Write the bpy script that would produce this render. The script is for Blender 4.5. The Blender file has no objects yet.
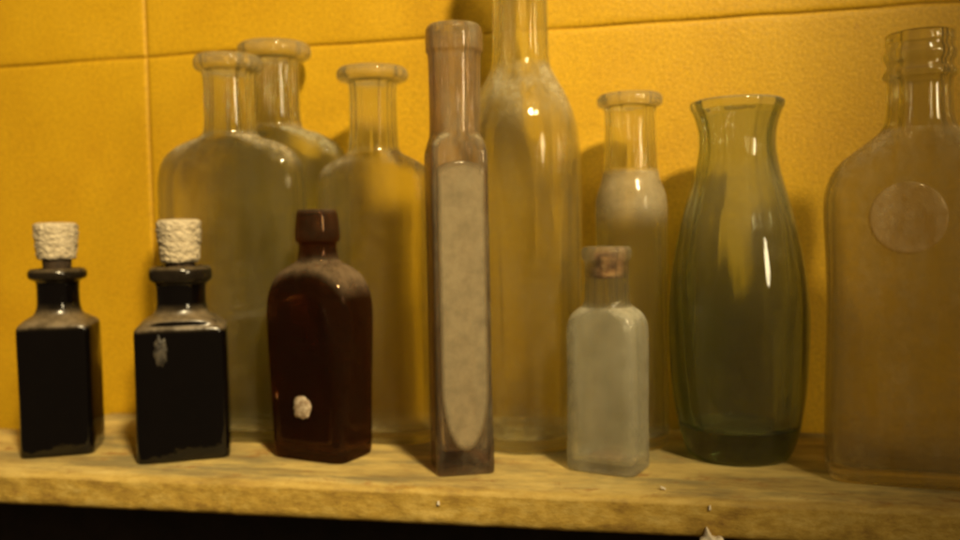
import bpy, math, random
from mathutils import Vector, Euler, noise
random.seed(7)
S = bpy.context.scene
COL = S.collection
R = math.radians

# ------------------------------------------------------------------ tagging
def tag(o, label=None, cat=None, group=None, kind=None):
    if label: o['label'] = label
    if cat: o['category'] = cat
    if group: o['group'] = group
    if kind: o['kind'] = kind
    return o

def thing(name, label, cat, loc, rz=0, group=None):
    o = bpy.data.objects.new(name, None)
    o.empty_display_size = .02
    COL.objects.link(o)
    o.location = loc
    o.rotation_euler = (0, 0, R(rz))
    return tag(o, label, cat, group)

def mesh_obj(name, verts, faces, mat, parent=None, smooth=True, normals=None, attr=None):
    me = bpy.data.meshes.new(name)
    me.from_pydata([tuple(v) for v in verts], [], faces)
    me.update()
    me.polygons.foreach_set('use_smooth', [smooth] * len(me.polygons))
    if attr is not None:
        a = me.attributes.new('dust', 'FLOAT', 'POINT')
        a.data.foreach_set('value', attr)
    if normals is not None:
        me.normals_split_custom_set_from_vertices([tuple(n) for n in normals])
    if mat: me.materials.append(mat)
    o = bpy.data.objects.new(name, me)
    COL.objects.link(o)
    if parent: o.parent = parent
    return o

# ------------------------------------------------------------------ materials
def newmat(name):
    m = bpy.data.materials.new(name)
    m.use_nodes = True
    nt = m.node_tree
    nt.nodes.clear()
    out = nt.nodes.new('ShaderNodeOutputMaterial')
    return m, nt, out

def nd(nt, typ, **kw):
    n = nt.nodes.new(typ)
    for k, v in kw.items():
        if k.startswith('i_'):
            n.inputs[k[2:].replace('_', ' ')].default_value = v
        else:
            setattr(n, k, v)
    return n

def math_node(nt, op, a, b=None, clamp=False):
    n = nt.nodes.new('ShaderNodeMath'); n.operation = op; n.use_clamp = clamp
    for i, x in enumerate((a, b)):
        if x is None: continue
        if isinstance(x, (int, float)): n.inputs[i].default_value = x
        else: nt.links.new(x, n.inputs[i])
    return n.outputs[0]

def noise_tex(nt, scale, detail=4, rough=.55, stretch=(1, 1, 1), coord='Object', off=(0, 0, 0)):
    tc = nt.nodes.new('ShaderNodeTexCoord')
    mp = nt.nodes.new('ShaderNodeMapping')
    mp.inputs['Scale'].default_value = stretch
    mp.inputs['Location'].default_value = off
    nt.links.new(tc.outputs[coord], mp.inputs['Vector'])
    n = nt.nodes.new('ShaderNodeTexNoise')
    n.inputs['Scale'].default_value = scale
    n.inputs['Detail'].default_value = detail
    n.inputs['Roughness'].default_value = rough
    nt.links.new(mp.outputs[0], n.inputs['Vector'])
    return n.outputs['Fac']

def ramp(nt, fac, stops):
    r = nt.nodes.new('ShaderNodeValToRGB')
    el = r.color_ramp.elements
    while len(el) > len(stops): el.remove(el[-1])
    while len(el) < len(stops): el.new(.5)
    for e, (p, c) in zip(el, stops):
        e.position = p
        e.color = (c, c, c, 1) if isinstance(c, (int, float)) else (*c, 1)
    nt.links.new(fac, r.inputs[0])
    return r.outputs[0]

def glass_mat(name, color, film=.06, shoulder=.7, clear=.35, rough=.03, dustcol=(.68, .58, .37), ior=1.5, seed=0, absorb=None, mottle=.45):
    """old bottle glass: glass + a share of straight see-through, under a film of dust"""
    m, nt, out = newmat(name)
    L = nt.links.new
    wav = noise_tex(nt, 45, 2, .4, (1, 1, .35), off=(seed, 0, 0))
    bp = nd(nt, 'ShaderNodeBump'); bp.inputs['Strength'].default_value = .12; bp.inputs['Distance'].default_value = .002
    L(wav, bp.inputs['Height'])
    g = nd(nt, 'ShaderNodeBsdfGlass'); g.inputs['Color'].default_value = (*color, 1)
    g.inputs['Roughness'].default_value = rough; g.inputs['IOR'].default_value = ior
    L(bp.outputs[0], g.inputs['Normal'])
    t = nd(nt, 'ShaderNodeBsdfTransparent'); t.inputs['Color'].default_value = (*color, 1)
    mx = nd(nt, 'ShaderNodeMixShader'); mx.inputs[0].default_value = clear
    L(g.outputs[0], mx.inputs[1]); L(t.outputs[0], mx.inputs[2])
    # dust
    n1 = noise_tex(nt, 60, 6, .7, (1, 1, .3), off=(seed, 3, 1))
    n2 = noise_tex(nt, 260, 3, .7, off=(0, seed, 0))
    blot = ramp(nt, n1, [(.34, max(0, mottle)), (.66, 1.0 + .5 * max(0, .5 - mottle))])
    grit = ramp(nt, n2, [(.3, .4 + mottle * .6), (.65, 1.05)])
    at = nd(nt, 'ShaderNodeAttribute', attribute_name='dust')
    a1 = math_node(nt, 'MULTIPLY', at.outputs['Fac'], shoulder)
    a2 = math_node(nt, 'ADD', a1, film)
    a3 = math_node(nt, 'MULTIPLY', a2, blot)
    a4 = math_node(nt, 'MULTIPLY', a3, grit, True)
    dn = noise_tex(nt, 120, 4, .6, off=(5, seed, 2))
    dc = ramp(nt, dn, [(.3, tuple(c * .7 for c in dustcol)), (.7, dustcol)])
    df = nd(nt, 'ShaderNodeBsdfDiffuse'); L(dc, df.inputs['Color'])
    tl = nd(nt, 'ShaderNodeBsdfTranslucent'); L(dc, tl.inputs['Color'])
    dm = nd(nt, 'ShaderNodeMixShader'); dm.inputs[0].default_value = .3
    L(df.outputs[0], dm.inputs[1]); L(tl.outputs[0], dm.inputs[2])
    fm = nd(nt, 'ShaderNodeMixShader')
    L(a4, fm.inputs[0]); L(mx.outputs[0], fm.inputs[1]); L(dm.outputs[0], fm.inputs[2])
    L(fm.outputs[0], out.inputs['Surface'])
    if absorb:
        va = nd(nt, 'ShaderNodeVolumeAbsorption'); va.inputs['Density'].default_value = 100
        va.inputs['Color'].default_value = (*[1 - a / 100 for a in absorb], 1)
        L(va.outputs[0], out.inputs['Volume'])
    return m

def solid_mat(name, stops, scale=60, rough=.6, bump=.3, bdist=.001, stretch=(1, 1, 1), spec=.4, detail=5, coat=0):
    m, nt, out = newmat(name)
    L = nt.links.new
    n = noise_tex(nt, scale, detail, .65, stretch)
    p = nd(nt, 'ShaderNodeBsdfPrincipled')
    L(ramp(nt, n, stops), p.inputs['Base Color'])
    p.inputs['Roughness'].default_value = rough
    p.inputs['Specular IOR Level'].default_value = spec
    p.inputs['Coat Weight'].default_value = coat
    b = nd(nt, 'ShaderNodeBump'); b.inputs['Strength'].default_value = bump; b.inputs['Distance'].default_value = bdist
    L(noise_tex(nt, scale * 2.3, 5, .6, stretch), b.inputs['Height'])
    L(b.outputs[0], p.inputs['Normal'])
    L(p.outputs[0], out.inputs['Surface'])
    return m

def dusty_solid(name, base, dustcol, rough=.12, film=.03, shoulder=.9):
    """near-opaque dark glass with settled dust on its ledges"""
    m, nt, out = newmat(name)
    L = nt.links.new
    p = nd(nt, 'ShaderNodeBsdfPrincipled')
    at = nd(nt, 'ShaderNodeAttribute', attribute_name='dust')
    n1 = ramp(nt, noise_tex(nt, 90, 6, .75), [(.32, .25), (.62, 1.0)])
    f = math_node(nt, 'MULTIPLY', math_node(nt, 'ADD', math_node(nt, 'MULTIPLY', at.outputs['Fac'], shoulder), film), n1, True)
    mc = nd(nt, 'ShaderNodeMix', data_type='RGBA')
    mc.inputs['A'].default_value = (*base, 1); mc.inputs['B'].default_value = (*dustcol, 1)
    L(f, mc.inputs['Factor']); L(mc.outputs['Result'], p.inputs['Base Color'])
    rr = math_node(nt, 'ADD', math_node(nt, 'MULTIPLY', f, .8), rough, True)
    L(rr, p.inputs['Roughness'])
    b = nd(nt, 'ShaderNodeBump'); b.inputs['Strength'].default_value = .5; b.inputs['Distance'].default_value = .002
    L(noise_tex(nt, 40, 3, .5, off=(2, 7, 1)), b.inputs['Height']); L(b.outputs[0], p.inputs['Normal'])
    L(p.outputs[0], out.inputs['Surface'])
    return m

# painted block wall
def wall_mat():
    m, nt, out = newmat('yellow_block_paint')
    L = nt.links.new
    p = nd(nt, 'ShaderNodeBsdfPrincipled')
    c = ramp(nt, noise_tex(nt, 9, 6, .6), [(.3, (.56, .305, .008)), (.55, (.63, .365, .010)), (.75, (.68, .40, .017))])
    gs = ramp(nt, noise_tex(nt, 480, 3, .7), [(.32, .80), (.68, 1.16)])
    mm = nd(nt, 'ShaderNodeMix', data_type='RGBA', blend_type='MULTIPLY'); mm.inputs['Factor'].default_value = 1
    L(c, mm.inputs['A']); L(gs, mm.inputs['B']); c = mm.outputs['Result']
    # freckles of grime in the pores
    sp = ramp(nt, noise_tex(nt, 210, 2, .5), [(.66, 0.0), (.76, 1.0)])
    mc = nd(nt, 'ShaderNodeMix', data_type='RGBA'); mc.inputs['B'].default_value = (.36, .15, .01, 1)
    L(math_node(nt, 'MULTIPLY', sp, .35), mc.inputs['Factor']); L(c, mc.inputs['A'])
    L(mc.outputs['Result'], p.inputs['Base Color'])
    p.inputs['Roughness'].default_value = .48
    p.inputs['Specular IOR Level'].default_value = .35
    h = math_node(nt, 'ADD', math_node(nt, 'MULTIPLY', noise_tex(nt, 170, 4, .6), .22), math_node(nt, 'MULTIPLY', noise_tex(nt, 620, 3, .6), .5))
    b = nd(nt, 'ShaderNodeBump'); b.inputs['Strength'].default_value = .55; b.inputs['Distance'].default_value = .0016
    L(h, b.inputs['Height']); L(b.outputs[0], p.inputs['Normal'])
    L(p.outputs[0], out.inputs['Surface'])
    return m

def shelf_mat():
    m, nt, out = newmat('weathered_shelf_board')
    L = nt.links.new
    p = nd(nt, 'ShaderNodeBsdfPrincipled')
    g = noise_tex(nt, 30, 8, .74, (.42, 1.5, 1.5))
    c = ramp(nt, g, [(.28, (.20, .11, .03)), (.42, (.44, .31, .10)), (.56, (.66, .49, .16)), (.72, (.72, .58, .24))])
    # grey green grime streaks
    g2 = ramp(nt, noise_tex(nt, 30, 6, .7, (.35, 1.2, 1), off=(3, 1, 0)), [(.47, 0.0), (.62, .8)])
    mc = nd(nt, 'ShaderNodeMix', data_type='RGBA'); mc.inputs['B'].default_value = (.23, .19, .09, 1)
    L(g2, mc.inputs['Factor']); L(c, mc.inputs['A'])
    # bare ochre blotches and dark pits
    g3 = ramp(nt, noise_tex(nt, 60, 6, .75, (.6, 1, 1.2), off=(9, 4, 0)), [(.56, 0.0), (.66, .8)])
    mc2 = nd(nt, 'ShaderNodeMix', data_type='RGBA'); mc2.inputs['B'].default_value = (.34, .155, .035, 1)
    L(g3, mc2.inputs['Factor']); L(mc.outputs['Result'], mc2.inputs['A'])
    # the sawn front edge is barer wood: an attribute marks it
    at = nd(nt, 'ShaderNodeAttribute', attribute_name='dust')
    e = ramp(nt, noise_tex(nt, 95, 6, .8, (.5, 1, 1)), [(.3, (.22, .12, .025)), (.5, (.45, .29, .05)), (.68, (.60, .43, .12))])
    mc3 = nd(nt, 'ShaderNodeMix', data_type='RGBA')
    L(at.outputs['Fac'], mc3.inputs['Factor']); L(mc2.outputs['Result'], mc3.inputs['A']); L(e, mc3.inputs['B'])
    L(mc3.outputs['Result'], p.inputs['Base Color'])
    p.inputs['Roughness'].default_value = .75
    p.inputs['Specular IOR Level'].default_value = .25
    b = nd(nt, 'ShaderNodeBump'); b.inputs['Strength'].default_value = .55; b.inputs['Distance'].default_value = .0018
    hh = math_node(nt, 'ADD', noise_tex(nt, 150, 6, .75, (.4, 1, 1)), g)
    L(hh, b.inputs['Height']); L(b.outputs[0], p.inputs['Normal'])
    L(p.outputs[0], out.inputs['Surface'])
    return m

# ------------------------------------------------------------------ vessel lofting
SEG = 96
def chaikin(pts, it=2):
    for _ in range(it):
        q = [pts[0]]
        for a, b in zip(pts[:-1], pts[1:]):
            q.append(tuple(a[i] * .75 + b[i] * .25 for i in range(4)))
            q.append(tuple(a[i] * .25 + b[i] * .75 for i in range(4)))
        q.append(pts[-1])
        pts = q
    return pts

def ring(z, hw, hd, n, warp=None):
    out = []
    for k in range(SEG):
        t = 2 * math.pi * k / SEG
        c, s = math.cos(t), math.sin(t)
        x = hw * math.copysign(abs(c) ** (2 / n), c)
        y = hd * math.copysign(abs(s) ** (2 / n), s)
        out.append(Vector((x, y, z)))
    return out

def vessel(root, outer, thick, base_t, mats, cuts, lipdust=0.0, it=2, wobble=.0005, ripple=.0013, seed=0, inner_floor=None,
           zdust=None, names=('body', 'neck', 'lip')):
    """outer: (z, half width, half depth, squareness) base to rim; cuts: heights where body|neck|lip part.
    mats: one material for all or one per part"""
    O = chaikin(outer, it)
    ztop = O[-1][0]
    I = []
    for (z, w, d, n) in O:
        if z > base_t:
            tk = thick(z) if callable(thick) else thick
            I.append((z, max(w - tk, .002), max(d - tk, .002), max(2, n * .85)))
    I = I[::-1]
    lastw = I[-1]
    # rounded inside floor
    I += [(base_t + .0012, lastw[1] * .97, lastw[2] * .97, lastw[3]), (base_t + .0003, lastw[1] * .85, lastw[2] * .85, lastw[3]),
          (base_t, lastw[1] * .6, lastw[2] * .6, 2.4), (base_t + .001, lastw[1] * .25, lastw[2] * .25, 2)]
    b0 = O[0]
    if callable(thick): thick = thick(ztop)
    bottom = [(.0016, b0[1] * .3, b0[2] * .3, 2), (.0012, b0[1] * .7, b0[2] * .7, b0[3]), (.0001, b0[1] * .88, b0[2] * .88, b0[3])]
    # rim: round over between outer and inner
    e = O[-1]
    rim = [(e[0] + .0007, e[1] - thick * .25, e[2] - thick * .25, e[3]), (e[0] + .0007, e[1] - thick * .75, e[2] - thick * .75, e[3])]
    rings = bottom + O + rim + I
    verts, outerflag = [], []
    nb, no = len(bottom), len(O) + len(rim)
    for i, rg in enumerate(rings):
        for v in ring(*rg):
            q = noise.noise(Vector((v.x * 30 + seed, v.y * 30, v.z * 18)))
            amp = wobble
            if i >= nb + no:   # the inside of old glass runs in uneven vertical ripples
                an = math.atan2(v.y, v.x)
                q = noise.noise(Vector((math.cos(an) * 3.2 + seed, math.sin(an) * 3.2, v.z * 9))) + .45 * noise.noise(Vector((math.cos(an) * 9, math.sin(an) * 9 + seed, v.z * 14)))
                amp = ripple
            sc = 1 + q * amp / max(.01, rg[1])
            verts.append(Vector((v.x * sc, v.y * sc, v.z)))
            outerflag.append(nb <= i < nb + no)
    faces = []
    for i in range(len(rings) - 1):
        for k in range(SEG):
            a = i * SEG + k; b = i * SEG + (k + 1) % SEG
            faces.append((a, b, b + SEG, a + SEG))
    faces.append(tuple(reversed(range(SEG))))
    last = (len(rings) - 1) * SEG
    faces.append(tuple(last + k for k in range(SEG)))
    # normals from the complete skin
    tmp = bpy.data.meshes.new('tmp'); tmp.from_pydata([tuple(v) for v in verts], [], faces); tmp.update()
    nrm = [Vector(v.normal) for v in tmp.vertices]
    bpy.data.meshes.remove(tmp)
    dust = []
    for v, n, f in zip(verts, nrm, outerflag):
        d = 0.0
        if f and v.z < cuts[-1] + .02:
            d = min(1, max(0, (n.z - .16) / .42))
            if v.z > cuts[-1]: d = max(d * .5, lipdust)
        elif v.z > cuts[-1]: d = lipdust * .6
        if not f and v.z < base_t + .003 and n.z > .5: d = max(d, .55)
        if zdust: d = max(d, zdust(v, f, n))
        dust.append(d)
    groups = {nm: [] for nm in names}
    for fc in faces:
        zc = sum(verts[i].z for i in fc) / len(fc)
        k = 0
        for ci, c in enumerate(cuts):
            if zc > c: k = ci + 1
        groups[names[min(k, len(names) - 1)]].append(fc)
    res = {}
    for nm, fl in groups.items():
        if not fl: continue
        used = sorted({i for fc in fl for i in fc}); mp = {o: j for j, o in enumerate(used)}
        mt = mats[nm] if isinstance(mats, dict) else mats
        res[nm] = mesh_obj(nm, [verts[i] for i in used], [tuple(mp[i] for i in fc) for fc in fl], mt, root,
                           normals=[nrm[i] for i in used], attr=[dust[i] for i in used])
    return res

def lathe(name, prof, mat, parent, seg=64, disp=None):
    verts, faces = [], []
    for (z, r) in prof:
        for k in range(seg):
            t = 2 * math.pi * k / seg
            rr = r + (disp(t, z) if disp else 0)
            verts.append((rr * math.cos(t), rr * math.sin(t), z))
    n = len(prof)
    for i in range(n - 1):
        for k in range(seg):
            a = i * seg + k; b = i * seg + (k + 1) % seg
            faces.append((a, b, b + seg, a + seg))
    faces.append(tuple(reversed(range(seg)))); faces.append(tuple((n - 1) * seg + k for k in range(seg)))
    return mesh_obj(name, verts, faces, mat, parent, attr=[0.0] * len(verts))

# ================================================================== SETTING: wall
MW = wall_mat()
MM = solid_mat('joint_paint', [(.3, (.52, .27, .008)), (.7, (.62, .33, .010))], 80, .6, .5)
def build_wall():
    verts, faces = [], []
    JX, JZ, BW, BH, gap = -.357, .2562, .60, .30, .0010
    def slab(x0, x1, z0, z1):
        nx, nz = 60, 30
        base = len(verts)
        bev = .0042
        def fall(d):  # soft rounded arris, thick with paint
            return 0 if d > bev else (1 - math.sqrt(max(0, 1 - (1 - d / bev) ** 2)))
        xs = [x0 + t for t in (0, .0006, .0014, .0026, .0042)] + [x0 + .0042 + (x1 - x0 - .0084) * i / nx for i in range(1, nx)] + [x1 - t for t in (.0042, .0026, .0014, .0006, 0)]
        zs = [z0 + t for t in (0, .0006, .0014, .0026, .0042)] + [z0 + .0042 + (z1 - z0 - .0084) * i / nz for i in range(1, nz)] + [z1 - t for t in (.0042, .0026, .0014, .0006, 0)]
        for z in zs:
            for x in xs:
                d = min(x - x0, x1 - x, z - z0, z1 - z)
                y = .0011 * fall(max(0, d)) + .0006 * noise.noise(Vector((x * 22, z * 22, 3)))
                wz = .0007 * noise.noise(Vector((x * 30, 5, z * 3)))
                verts.append((x, y, z + wz))
        w = len(xs)
        for j in range(len(zs) - 1):
            for i in range(w - 1):
                a = base + j * w + i
                faces.append((a, a + 1, a + 1 + w, a + w))
    for r in range(-3, 3):
        for c in range(-2, 3):
            slab(JX + c * BW + gap / 2, JX + (c + 1) * BW - gap / 2, JZ + r * BH + gap / 2, JZ + (r + 1) * BH - gap / 2)
    w = mesh_obj('wall', verts, faces, MW); tag(w, kind='structure')
    x0, x1, z0, z1 = JX - 2 * BW, JX + 3 * BW, JZ - 3 * BH, JZ + 3 * BH
    v = [(x0, .0016, z0), (x1, .0016, z0), (x1, .0016, z1), (x0, .0016, z1), (x0, .05, z0), (x1, .05, z0), (x1, .05, z1), (x0, .05, z1)]
    f = [(0, 1, 2, 3), (5, 4, 7, 6), (0, 3, 7, 4), (1, 5, 6, 2), (3, 2, 6, 7), (0, 4, 5, 1)]
    j = mesh_obj('wall_joints', v, f, MM, smooth=False); tag(j, kind='structure')
build_wall()

# ================================================================== shelf board
MS = shelf_mat()
def front_y(x):
    return -.1455 + .019 * (x + .1) * .9 + .0011 * noise.noise(Vector((x * 35, 1, 0))) + .0006 * noise.noise(Vector((x * 140, 2, 0)))
def back_y(x):
    if x < -.392: return -.0016 - min(1, (-.392 - x) / .03) * .056
    return -.0016
def build_shelf():
    T = .0188
    NX, NY, NZ = 520, 44, 10
    verts, faces, at = [], [], []
    X0, X1 = -.62, .46
    # cross-section loop: top back -> top front -> front face -> bottom back
    for i in range(NX + 1):
        x = X0 + (X1 - X0) * i / NX
        fy, by = front_y(x), back_y(x)
        loop = []
        for j in range(NY + 1):
            t = j / NY
            y = by + (fy - by) * t
            z = 0.0 if t < .93 else -.0022 * ((t - .93) / .07) ** 2 * (1 + .7 * noise.noise(Vector((x * 60, 4, 0))))
            z += .00025 * noise.noise(Vector((x * 25, y * 120, 0))) - .0002
            loop.append((y, z, 0.0 if t < .97 else .6))
        for j in range(1, NZ + 1):
            t = j / NZ
            z = -.0022 - (T - .0022) * t
            chip = .0003 * noise.noise(Vector((x * 70, z * 160, 7))) + .0004 * noise.noise(Vector((x * 220, z * 300, 9)))
            y = fy + chip + (.0015 * max(0, (t - .85) / .15))
            loop.append((y, z, 1.0))
        for j in range(1, 7):
            t = j / 6
            loop.append((fy + .0015 + (by - fy - .0015) * t, -T - .0003 * noise.noise(Vector((x * 40, t * 9, 3))), .8))
        for (y, z, a) in loop:
            verts.append((x, y, z)); at.append(a)
        n = len(loop)
    for i in range(NX):
        for j in range(n):
            a = i * n + j; b = i * n + (j + 1) % n
            faces.append((a, b, b + n, a + n))
    faces.append(tuple(reversed(range(n)))); faces.append(tuple(NX * n + k for k in range(n)))
    o = mesh_obj('wooden_shelf', verts, faces, MS, attr=at)
    M_bk = solid_mat('dark_shade_board', [(.3, (.010, .006, .004)), (.7, (.028, .017, .010))], 40, .8, .4)  # board added under the shelf, coloured dark to give the shade there
    bx0, bx1, by0, by1, bz0, bz1 = -.62, .46, -.014, -.002, -.34, -.032
    bv_ = [(x, y, z) for z in (bz0, bz1) for y in (by0, by1) for x in (bx0, bx1)]
    mesh_obj('shade_board', bv_, [(0, 2, 3, 1), (4, 5, 7, 6), (0, 1, 5, 4), (2, 6, 7, 3), (0, 4, 6, 2), (1, 3, 7, 5)], M_bk, o, smooth=False)
    tag(o, 'long worn wooden shelf board with rough chipped front edge, carrying all the bottles', 'shelf')
build_shelf()

# ================================================================== black bottles with rope-topped stoppers
M_black = dusty_solid('black_glass', (.002, .0015, .0015), (.30, .22, .12), .07, .002, .62)
M_stem = solid_mat('dark_cork', [(.3, (.02, .012, .006)), (.7, (.06, .035, .015))], 200, .8, .5)
M_rope = solid_mat('pale_rope', [(.3, (.36, .29, .18)), (.6, (.60, .51, .35))], 300, .9, .6, .0006)
def rope_cover(parent, z0, z1, r0, r1, seed, spiral):
    prof = []
    n = 84
    prof.append((z0 - .0002, r0 * .3))
    for i in range(n + 1):
        t = i / n
        z = z0 + (z1 - z0) * t
        r = r0 + (r1 - r0) * min(1, t * 1.3)
        if t < .07: r *= .86 + .14 * math.sqrt(t / .07)
        if t > .92: r *= .80 + .20 * math.sqrt(max(0, (1 - t) / .08))
        prof.append((z, r))
    prof.append((z1 + .0002, r1 * .55)); prof.append((z1 + .0004, r1 * .15))
    H = z1 - z0
    def disp(t, z):
        u = (z - z0) / H
        a = math.sin(9 * t + spiral * u * 15 + seed); b = math.sin(9 * t - spiral * u * 19 + 1.3 * seed)
        w = abs(math.sin(u * math.pi * 8 + .5 * math.sin(t * 9 + seed)))
        jit2 = noise.noise(Vector((math.cos(t + spiral * u) * 4.2 + seed, math.sin(t + spiral * u) * 4.2, z * 420)))
        jit = noise.noise(Vector((math.cos(t) * 6 + seed, math.sin(t) * 6, z * 700)))
        f1 = noise.voronoi(Vector((r1 * math.cos(t + spiral * u), r1 * math.sin(t + spiral * u), z)) * 820)[0][0]
        return .0013 * (.45 - f1) + .0008 * jit2
    return lathe('rope_cover', prof, M_rope, parent, 120, disp)

def black_bottle(label, loc, rz, hw, hd, zs, zn, zl, zt, rn, rl, c0, c1, rc, seed, spiral):
    t = thing('ink_bottle', label, 'bottle', loc, rz, 'black bottles with rope topped stoppers')
    n = 9
    vessel(t, [(0, hw * .95, hd * .95, n), (.001, hw, hd, n), (.004, hw, hd, n), (zs - .006, hw, hd, n), (zs - .0012, hw * .99, hd * .99, n),
               (zs + .001, hw * .90, hd * .90, 6), (zn - .002, rn * 1.45, rn * 1.4, 3), (zn + .001, rn, rn, 2), (zl - .002, rn * .98, rn * .98, 2),
               (zl, rn * 1.08, rn * 1.08, 2), (zl + .0012, rl * .96, rl * .96, 2), (zl + .003, rl, rl, 2), (zt - .0015, rl, rl, 2), (zt, rl * .94, rl * .94, 2)],
           .0025, .004, M_black, (zn, zl), lipdust=.08, seed=seed)
    st = lathe('stopper', [(zt - .012, rc * .62), (zt, rc * .66), (c0 - .001, rc * .70), (c0 + .004, rc * .68), (c0 + .0045, rc * .3)], M_stem, t, 40)
    rope_cover(st, c0, c1, rc * .90, rc * 1.04, seed, spiral)
    return t
black_bottle('leftmost black square bottle, its pale rope-topped stopper in front of bare yellow wall', (-.3565, -.1010, 0), 26,
             .0205, .0205, .0775, .0825, .1028, .1095, .0118, .0165, .1155, .1375, .0117, 1.0, .6)
inkb = black_bottle('wider black square bottle with rope-topped stopper, beside the reddish brown bottle', (-.2750, -.1000, 0), 27,
             .0255, .0205, .0765, .0825, .1010, .1100, .0140, .0178, .1128, .1378, .0118, 4.2, 1.25)

# ================================================================== reddish brown bottle
M_brown = glass_mat('brown_glass', (.58, .40, .25), film=.04, shoulder=.95, clear=.4, rough=.02, dustcol=(.30, .21, .12), seed=2)
M_brownpanel = glass_mat('brown_panel_glass', (.80, .60, .45), film=.03, shoulder=.0, clear=.4, rough=.05, dustcol=(.27, .16, .09), seed=3)
t = thing('brown_bottle', 'reddish brown glass bottle with thick collar and pale spot low on its front', 'bottle', (-.1925, -.0915, 0), -14)
a, b = .0282, .0172
vessel(t, [(0, a * .85, b * .9, 7), (.001, a * .875, b * .96, 7), (.006, a * .885, b, 7), (.030, a * .92, b, 7), (.055, a * .965, b, 7), (.076, a * 1.01, b, 6.5), (.086, a * 1.02, b, 6), (.0940, a * .985, b * .99, 5.5), (.1005, a * .90, b * .97, 4.8), (.1060, a * .76, b * .92, 3.8), (.1095, a * .58, b * .82, 3),
           (.1115, .0126, .0122, 2), (.1165, .0109, .0109, 2), (.1228, .0104, .0104, 2), (.1232, .0118, .0118, 2), (.1245, .0127, .0127, 2), (.130, .0126, .0126, 2), (.1395, .0115, .0115, 2), (.1412, .0108, .0108, 2)],
       .0024, .005, M_brown, (.1125, .1229), lipdust=.06, seed=5)
def arch_panel(name, w, z0, z1, rtop, y, th, mat, parent, rbot=None, n=24, label=None):
    """a raised panel lying on the front face, round at top and optionally at the bottom"""
    pts = []
    rb = rbot or .001
    for i in range(n + 1):
        th_ = math.pi * i / n
        pts.append((w * math.cos(th_), z1 - rtop + rtop * math.sin(th_)))
    for i in range(n + 1):
        th_ = math.pi + math.pi * i / n
        pts.append((w * math.cos(th_), z0 + rb + rb * math.sin(th_)))
    N = len(pts)
    cx, cz = 0, (z0 + z1) / 2
    v = []
    for (k, yy) in ((1.0, y), (1.0, y - th * .5), (.955, y - th), (.80, y - th * .9)):
        for (px, pz) in pts:
            v.append((cx + (px - cx) * k, yy, cz + (pz - cz) * (1 - (1 - k) * .25)))
    f = []
    for r_ in range(3):
        for i in range(N):
            aa = r_ * N + i; bb = r_ * N + (i + 1) % N
            f.append((aa, bb, bb + N, aa + N))
    f.append(tuple(3 * N + i for i in range(N)))
    f.append(tuple(reversed(range(N))))
    o = mesh_obj(name, v, f, mat, parent, attr=[.0] * (2 * N) + [.25] * N + [1.0] * N)
    if label: o['label'] = label
    return o
M_spot = solid_mat('pale_paint_spot', [(.35, (.22, .13, .07)), (.5, (.42, .33, .22)), (.7, (.66, .56, .42))], 420, .7, .6)
def blot(name, rad, asp, mat, parent, loc, sd, irr=.32):
    v = [(0, -.0008, 0)]; f = []
    NS = 40
    for ringi, k in enumerate((.5, .85, 1.0)):
        for i in range(NS):
            th = 2 * math.pi * i / NS
            r = rad * k * (1 + irr * noise.noise(Vector((math.cos(th) * 2 + sd, math.sin(th) * 2, 5))))
            v.append((r * math.cos(th) * asp, (-.0008, -.0005, .0004)[ringi] + .0003 * noise.noise(Vector((r * 900, th, 1))), r * math.sin(th)))
    for i in range(NS):
        f.append((0, 1 + i, 1 + (i + 1) % NS))
        for q in (0, 1):
            aa = 1 + q * NS + i; bb = 1 + q * NS + (i + 1) % NS
            f.append((aa, aa + NS, bb + NS, bb))
    o = mesh_obj(name, v, f, mat, parent, attr=[0.0] * len(v))
    o.location = loc
    return o
arch_panel('front_panel', .0190, .010, .0945, .018, -b + .0002, .0007, M_brownpanel, t)
sp = blot('paint_spot', .0066, .95, M_spot, t, (-.0005, -b - .0008, .0305), 0)
sp['label'] = 'pale round blot of old paint on the brown glass'

M_glint = solid_mat('grey_glint', [(.40, (.012, .010, .008)), (.74, (.12, .10, .07))], 160, .5, .6)  # the lamp's reflection on the black glass, painted as a pale patch
glint_ = blot('painted_glint', .0085, .45, M_glint, inkb, (-.0105, -.0206, .0635), 3, .3)
glint_['label'] = 'whitish painted lamp reflection high on the left of the front'
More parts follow.
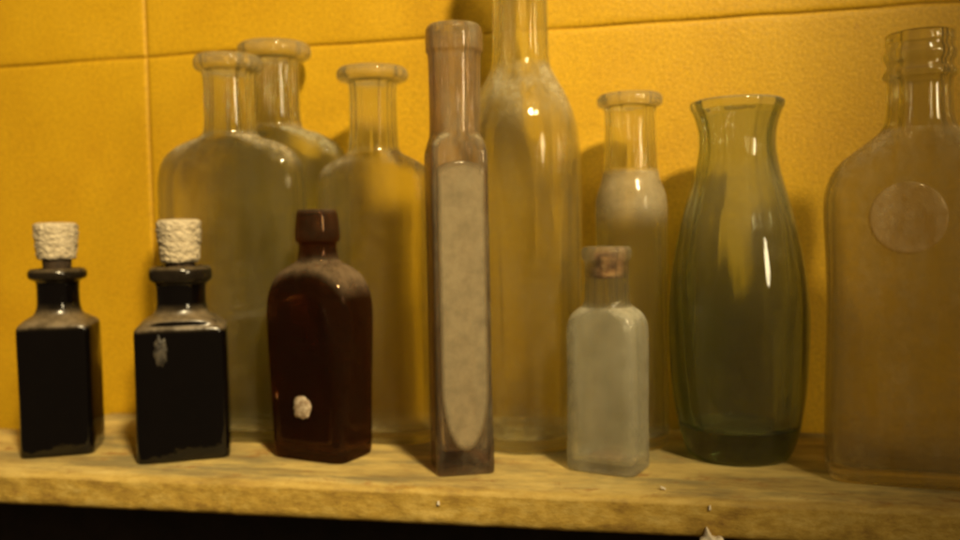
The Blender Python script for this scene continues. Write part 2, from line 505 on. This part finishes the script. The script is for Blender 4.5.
# ================================================================== clear apothecary bottles behind
CL = (.962, .965, .91)
M_clear = glass_mat('dusty_clear_glass', CL, film=.06, shoulder=.9, clear=.54, mottle=.0, rough=.02, seed=1)
M_cneck = glass_mat('clear_neck_glass', (.962, .972, .93), film=.015, shoulder=.6, clear=.2, rough=.02, dustcol=(.58, .50, .34), seed=22)
M_clear2 = glass_mat('greenish_clear_glass', (.945, .965, .91), film=.06, shoulder=.9, clear=.54, mottle=.0, rough=.02, dustcol=(.52, .48, .31), seed=8)
def flat_bottle(name, label, loc, rz, hw, hd, zs, zsh, zn, zl, zt, rn, rl, mat, n=4.5, seed=0, thick=.0032, group=None, tall_shoulder=1.0):
    t = thing(name, label, 'bottle', loc, rz, group)
    vessel(t, [(0, hw * .93, hd * .93, n), (.0012, hw * .98, hd * .98, n), (.005, hw, hd, n), (zs * .5, hw, hd, n), (zs - .006, hw, hd, n), (zs, hw * .995, hd, n * .9),
               (zs + (zsh - zs) * .35, hw * .965, hd * .98, 3.8), (zs + (zsh - zs) * .66, hw * .86, hd * .95, 3.2), (zs + (zsh - zs) * .90, hw * .62, max(rn, hd * .85), 2.4),
               (zsh, rn * 1.15, rn * 1.08, 2), (zsh + .004, rn, rn, 2), ((zsh + zl) / 2, rn * .97, rn * .97, 2), (zl - .001, rn * .97, rn * .97, 2), (zl + .0008, rn * 1.1, rn * 1.1, 2), (zl + .0014, rl * .93, rl * .93, 2),
               (zl + .003, rl, rl, 2), (zt - .002, rl, rl, 2), (zt - .0002, rl * .95, rl * .95, 2)],
           thick, .006, {'body': mat, 'neck': M_cneck, 'lip': M_cneck}, (zsh + .001, zl), lipdust=.5, seed=seed, ripple=.0021)
    return t
G1 = 'clear dusty flanged bottles in the back row'
flat_bottle('clear_bottle', 'big clear dusty bottle with flat flanged lip, standing behind the wider black bottle', (-.2630, -.0575, 0), 4,
            .0455, .0165, .165, .189, .194, .2295, .2385, .0162, .0212, M_clear, 5, 11, group=G1)
flat_bottle('clear_bottle', 'rearmost greenish clear bottle with the widest lip, overlapped by the big clear flanged one', (-.2465, -.0262, 0), 0,
            .0480, .0162, .168, .1965, .202, .2420, .2515, .0158, .0238, M_clear2, 3.2, 12, group=G1)
flat_bottle('clear_bottle', 'clear dusty flanged bottle behind and between the brown bottle and tall square one', (-.1715, -.0490, 0), 2,
            .0355, .0168, .156, .176, .181, .2195, .2275, .0150, .0220, M_clear, 4, 13, group=G1)

# ================================================================== tall square bottle
M_ameth = glass_mat('purple_glass', (.96, .94, .92), film=.15, shoulder=.6, clear=.35, rough=.02, absorb=(52, 72, 70), dustcol=(.60, .53, .34), mottle=.1, seed=4)
M_panel = glass_mat('dust_caked_panel', (.80, .72, .60), film=.09, shoulder=.30, clear=.5, rough=.08, mottle=.9, dustcol=(.84, .70, .42), seed=6)
t = thing('square_bottle', 'tall narrow square bottle of purplish glass with long dusty front panel', 'bottle', (-.1060, -.1078, 0), 23)
a = .0153
vessel(t, [(0, a * .96, a * .96, 10), (.0008, a, a, 10), (.004, a, a, 10), (.09, a * .99, a * .99, 10), (.166, a, a, 10), (.1700, a * .99, a * .99, 9), (.1735, a * .95, a * .95, 6), (.1765, a * .92, a * .92, 3.2),
           (.1785, .0137, .0137, 2), (.184, .0136, .0136, 2), (.2215, .0138, .0138, 2), (.2222, .0149, .0149, 2), (.2235, .0152, .0152, 2), (.2335, .0151, .0151, 2), (.2352, .0142, .0142, 2)],
       .0026, .012, M_ameth, (.2219,), lipdust=.2, seed=21, names=('body', 'body'), zdust=lambda v, f, n: .32 * max(0, min(1, (v.z - .02) / .11)) if f else 0)
arch_panel('front_panel', .0128, .0125, .1640, .0050, -a + .0003, .0009, M_panel, t, rbot=.034, label='dust caked panel with rounded ends')

# ================================================================== tall round bottle (neck leaves the frame)
M_tall = glass_mat('tall_clear_glass', (.968, .972, .92), film=.065, shoulder=.85, clear=.54, mottle=.0, rough=.02, dustcol=(.66, .59, .38), seed=9)
t = thing('tall_bottle', 'tallest bottle, round clear glass with sloping shoulders and a long neck, in the middle', 'bottle', (-.0802, -.0455, 0))
r = .0350
vessel(t, [(0, r * .9, r * .9, 2), (.002, r * .97, r * .97, 2), (.006, r, r, 2), (.09, r, r, 2), (.165, r, r, 2), (.182, r * .985, r * .985, 2), (.196, r * .90, r * .90, 2), (.208, r * .76, r * .76, 2),
           (.217, r * .60, r * .60, 2), (.2235, .0178, .0178, 2), (.230, .0168, .0168, 2), (.28, .0160, .0160, 2), (.303, .0158, .0158, 2), (.304, .0195, .0195, 2), (.3055, .0215, .0215, 2), (.318, .021, .021, 2), (.3205, .0195, .0195, 2)],
       .0030, .007, {'body': M_tall, 'neck': M_cneck, 'lip': M_cneck}, (.2262, .3035), lipdust=.4, seed=31, ripple=.0022)

# ================================================================== medium cylinder bottle
M_med = glass_mat('medium_clear_glass', (.96, .97, .93), film=.03, shoulder=.95, clear=.42, rough=.02, dustcol=(.66, .55, .34), mottle=.7, seed=10)
t = thing('clear_bottle', 'slender clear flanged bottle with thick pale shoulder dust, behind the small corked bottle', 'bottle', (-.0165, -.0420, 0), 0)
r = .0207
vessel(t, [(0, r * .92, r * .92, 2), (.002, r * .99, r * .99, 2), (.006, r, r, 2), (.08, r, r, 2), (.128, r, r, 2), (.1360, r * 1.0, r * 1.0, 2), (.1405, r * .99, r * .99, 2), (.1475, r * .96, r * .96, 2), (.1560, r * .80, r * .80, 2), (.1605, r * .77, r * .77, 2),
           (.166, .0152, .0152, 2), (.18, .0149, .0149, 2), (.1978, .0148, .0148, 2), (.1985, .0175, .0175, 2), (.1995, .0190, .0190, 2), (.2030, .0192, .0192, 2), (.2046, .0182, .0182, 2)],
       .0030, .006, {'body': M_med, 'neck': M_cneck, 'lip': M_cneck}, (.1630, .1981), lipdust=.45, seed=41, zdust=lambda v, f, n: .62 * max(0, min(1, (v.z - .129) / .012)) * max(0, min(1, (.1625 - v.z) / .003)) if f else 0)
bpy.context.view_layer.update()

# ================================================================== small frosted corked bottle
M_frost = glass_mat('frosted_clear_glass', (.95, .96, .92), film=.25, shoulder=.3, clear=.42, rough=.03, mottle=.6, dustcol=(.90, .84, .64), seed=12)
M_fneck = glass_mat('frosted_neck_glass', (.97, .97, .94), film=.06, shoulder=.3, clear=.4, rough=.02, dustcol=(.72, .66, .46), seed=24)
M_cork = solid_mat('crumbling_cork', [(.3, (.07, .025, .008)), (.5, (.30, .14, .045)), (.68, (.56, .34, .14))], 230, .85, .9, .002)
t = thing('small_bottle', 'smallest bottle, frosted clear glass with a short crumbling cork sunk in its neck', 'bottle', (-.0280, -.0965, 0), -20)
a, b = .0197, .0142
vessel(t, [(0, a * .95, b * .95, 6), (.001, a, b, 6), (.004, a * 1.0, b, 6), (.035, a * .985, b * .985, 6), (.070, a, b, 6.5), (.0765, a * .99, b * .98, 6), (.0815, a * .93, b * .95, 4.5), (.0848, a * .80, b * .91, 3), (.0866, .0131, .0125, 2.1),
           (.090, .0120, .0120, 2), (.100, .0117, .0117, 2), (.1105, .0117, .0117, 2), (.1112, .0127, .0127, 2), (.1135, .0133, .0133, 2), (.1165, .0132, .0132, 2), (.1176, .0124, .0124, 2)],
       .0026, .005, {'body': M_frost, 'neck': M_fneck, 'lip': M_fneck}, (.0868, .1108), lipdust=.2, seed=51)
def cdisp(tt, z): return .0011 * noise.noise(Vector((math.cos(tt) * 3, math.sin(tt) * 3, z * 260))) - (.0018 if (math.cos(tt - 3.6) > .55 and z > .1075) else 0)
lathe('cork', [(.1015, .003), (.1017, .0070), (.1030, .0080)] + [(.1035 + i * .0011, .0081 + .0001 * (i % 2)) for i in range(10)] + [(.1150, .0074), (.1153, .003)], M_cork, t, 48, cdisp)
M_sed = solid_mat('rusty_sediment', [(.3, (.34, .18, .09)), (.7, (.55, .42, .26))], 400, .9, .6)
lathe('sediment', [(.0054, .004), (.0056, .0100), (.0066, .0104), (.0075, .0085), (.0078, .003)], M_sed, t, 32,
      lambda tt, z: .0012 * noise.noise(Vector((math.cos(tt) * 3, math.sin(tt) * 3, z * 200))))

# ================================================================== green vase-shaped bottle
M_green = glass_mat('olive_green_glass', (.96, .98, .94), film=.065, shoulder=.6, clear=.10, rough=.02, absorb=(28, 22, 36), dustcol=(.50, .46, .30), seed=14)
t = thing('green_bottle', 'olive green vase-shaped bottle with bulging body and flared open mouth', 'bottle', (.0418, -.0600, 0))
def R2(z, r): return (z, r, r, 2)
vessel(t, [R2(0, .0255), R2(.0015, .0275), R2(.006, .0300), R2(.018, .0334), R2(.036, .0361), R2(.056, .0374), R2(.078, .0378), R2(.098, .0364), R2(.114, .0338), R2(.130, .0302), R2(.144, .0264), R2(.156, .0230),
           R2(.166, .0209), R2(.174, .0203), R2(.181, .0208), R2(.187, .0225), R2(.1915, .0243), R2(.1922, .0250), R2(.1945, .0254), R2(.1955, .0250)],
       lambda z: .0042 + .0060 * max(0, min(1, (.13 - z) / .06)), .017, M_green, (.30,), lipdust=.05, seed=61, names=('body',))

# ================================================================== big right bottle
M_bneck = glass_mat('brown_dusted_neck_glass', (.93, .93, .84), film=.05, shoulder=.35, clear=.2, rough=.02, dustcol=(.40, .28, .15), seed=23)
M_big = glass_mat('brown_dusted_glass', (.93, .92, .82), film=.17, shoulder=.4, clear=.4, rough=.02, mottle=-.25, dustcol=(.66, .52, .29), seed=16)
t = thing('flask_bottle', 'large flat bottle coated in brown dust, with round seal, cut by right edge', 'bottle', (.1245, -.0955, 0), -6)
a, b = .0432, .0185
vessel(t, [(0, a * .93, b * .9, 6), (.0015, a * .98, b * .96, 6), (.006, a * .99, b, 6), (.035, a * .985, b, 6), (.075, a * .965, b, 6), (.105, a * .97, b, 6), (.134, a, b, 6), (.146, a * .985, b, 5), (.1575, a * .86, b * .97, 4), (.1655, a * .62, b * .9, 3), (.1715, .0185, .0160, 2.2),
           (.1765, .0152, .0148, 2), (.188, .0143, .0143, 2), (.1975, .0143, .0143, 2), (.1985, .0162, .0162, 2), (.2005, .0165, .0165, 2), (.2025, .0147, .0147, 2), (.2055, .0146, .0146, 2), (.2070, .0160, .0160, 2),
           (.2100, .0162, .0162, 2), (.2120, .0150, .0150, 2), (.2140, .0150, .0150, 2), (.2155, .0155, .0155, 2), (.2190, .0152, .0152, 2)],
       .0026, .007, {'body': M_big, 'neck': M_bneck, 'lip': M_bneck}, (.1735, .1978), lipdust=.12, seed=71)
M_seal = glass_mat('seal_dust', (.9, .82, .62), film=.34, shoulder=.0, clear=.6, rough=.1, mottle=.2, dustcol=(.86, .70, .42), seed=17)
sv, sf = [], []
NS = 48
for (k, y) in ((1.0, .0004), (1.0, -.0002), (.93, -.0005), (.86, -.0005), (.3, -.0005)):
    for i in range(NS):
        th = 2 * math.pi * i / NS
        sv.append((.0172 * k * math.cos(th), y, .0172 * k * math.sin(th)))
for q in range(4):
    for i in range(NS):
        aa = q * NS + i; bb = q * NS + (i + 1) % NS
        sf.append((aa, bb, bb + NS, aa + NS))
sf.append(tuple(4 * NS + i for i in range(NS)))
seal = mesh_obj('seal', sv, sf, M_seal, t, attr=[1.0] * len(sv))
seal.location = (-.0075, -b, .1300)
seal['label'] = 'round pale embossed seal high on the front'

# ================================================================== little bits on the shelf edge
M_flake = solid_mat('chalky_flake', [(.3, (.62, .52, .36)), (.7, (.82, .76, .62))], 300, .85, .5)
def flake(label, loc, pts, th, group=None, name='paint_flake'):
    n = len(pts); v = []
    for yy, k in ((th / 2, .85), (th * .15, 1), (-th * .35, .97), (-th / 2, .7)):
        for (x, z) in pts:
            v.append((x * k, yy + .1 * th * noise.noise(Vector((x * 900, z * 900, yy * 900))), z * k))
    f = [tuple(range(n)), tuple(reversed(range(3 * n, 4 * n)))]
    for q in range(3):
        for i in range(n):
            a_ = q * n + i; b_ = q * n + (i + 1) % n
            f.append((a_, a_ + n, b_ + n, b_))
    o = mesh_obj(name, v, f, M_flake, attr=[0.0] * len(v), smooth=False)
    bv = o.modifiers.new('b', 'BEVEL'); bv.width = th * .1; bv.segments = 2
    o.location = loc
    return tag(o, label, 'flake', group)
flake('pale two-peaked plaster lump on lower front edge of the shelf, below green bottle', (.0222, front_y(.0222) - .0016, -.0195),
      [(-.0052, -.0060), (.0052, -.0062), (.0056, .0012), (.0040, .0026), (.0022, .0018), (.0004, .0022), (-.0012, .0052), (-.0024, .0068), (-.0030, .0050), (-.0036, .0024), (-.0054, .0008)], .0048, name='plaster_lump')
flake('tiny white fleck on front edge of the shelf left of the small bottle', (-.1092, front_y(-.1092) - .0006, -.0072), [(-.0008, -.0010), (.0006, -.0012), (.0004, .0012), (-.0006, .0008)], .0012, 'tiny flecks on the shelf edge')
flake('tiny slanting white fleck on shelf between the small and green bottles', (.0002, -.1320, .0010), [(-.0014, .0010), (-.0010, -.0002), (.0012, -.0010), (.0014, -.0002)], .0014, 'tiny flecks on the shelf edge')
flake('tiny pinkish fleck on upper shelf edge, just above the pale plaster lump', (.0216, front_y(.0216) - .0006, -.0040), [(-.0006, -.0012), (.0006, -.0010), (.0004, .0014), (-.0004, .0010)], .0012, 'tiny flecks on the shelf edge')

# ================================================================== light
def lamp(name, typ, loc, energy, color, **kw):
    l = bpy.data.lights.new(name, typ); l.energy = energy; l.color = color
    for k, v_ in kw.items(): setattr(l, k, v_)
    o = bpy.data.objects.new(name, l); COL.objects.link(o); o.location = loc
    return o
def aim(o, tgt):
    o.rotation_euler = (Vector(tgt) - o.location).to_track_quat('-Z', 'Y').to_euler()
k = lamp('room_lamp', 'SPOT', (.68, -1.22, 1.27), 212, (1, .785, .43), spot_size=R(25.8), spot_blend=.7, shadow_soft_size=.085)
aim(k, (-.262, -.02, .19))

fill = lamp('side_fill', 'AREA', (1.15, -1.05, .50), 6.0, (1, .80, .46), shape='ELLIPSE', size=.18, size_y=.40)  # unseen area light added for fill and upright glints on the glass
aim(fill, (0, -.05, .12))
w = bpy.data.worlds.new('World'); S.world = w; w.use_nodes = True
bg = w.node_tree.nodes['Background']; bg.inputs[0].default_value = (1, .66, .34, 1); bg.inputs[1].default_value = .075

# ================================================================== camera
cam = bpy.data.cameras.new('camera'); co = bpy.data.objects.new('camera', cam); COL.objects.link(co)
yaw, pitch, roll = R(12), R(-2.6), R(1.1)
F = Vector((-math.sin(yaw) * math.cos(pitch), math.cos(yaw) * math.cos(pitch), math.sin(pitch)))
Rt = Vector((math.cos(yaw), math.sin(yaw), 0)); U = Rt.cross(F)
c_, s_ = math.cos(roll), math.sin(roll)
R2v = c_ * Rt - s_ * U; U2 = s_ * Rt + c_ * U
from mathutils import Matrix
M = Matrix((R2v, U2, -F)).transposed().to_4x4(); M.translation = Vector((0, -.55, .1275))
co.matrix_world = M
cam.sensor_width = 36; cam.lens = 36 * 850 / 960
cam.clip_start = .01; cam.clip_end = 50
cam.dof.use_dof = True; cam.dof.focus_distance = .33; cam.dof.aperture_fstop = 8.8
S.camera = co

S.view_settings.view_transform = 'Standard'; S.view_settings.look = 'None'
S.view_settings.exposure = 0; S.view_settings.gamma = 1
cy = S.cycles
cy.use_denoising = True
cy.max_bounces = 20; cy.transmission_bounces = 18; cy.transparent_max_bounces = 40; cy.diffuse_bounces = 4; cy.glossy_bounces = 8
cy.caustics_refractive = True; cy.caustics_reflective = False; cy.blur_glossy = .6
cy.sample_clamp_indirect = 25.0
cy.pixel_filter_type = 'BLACKMAN_HARRIS'; cy.filter_width = 2.2
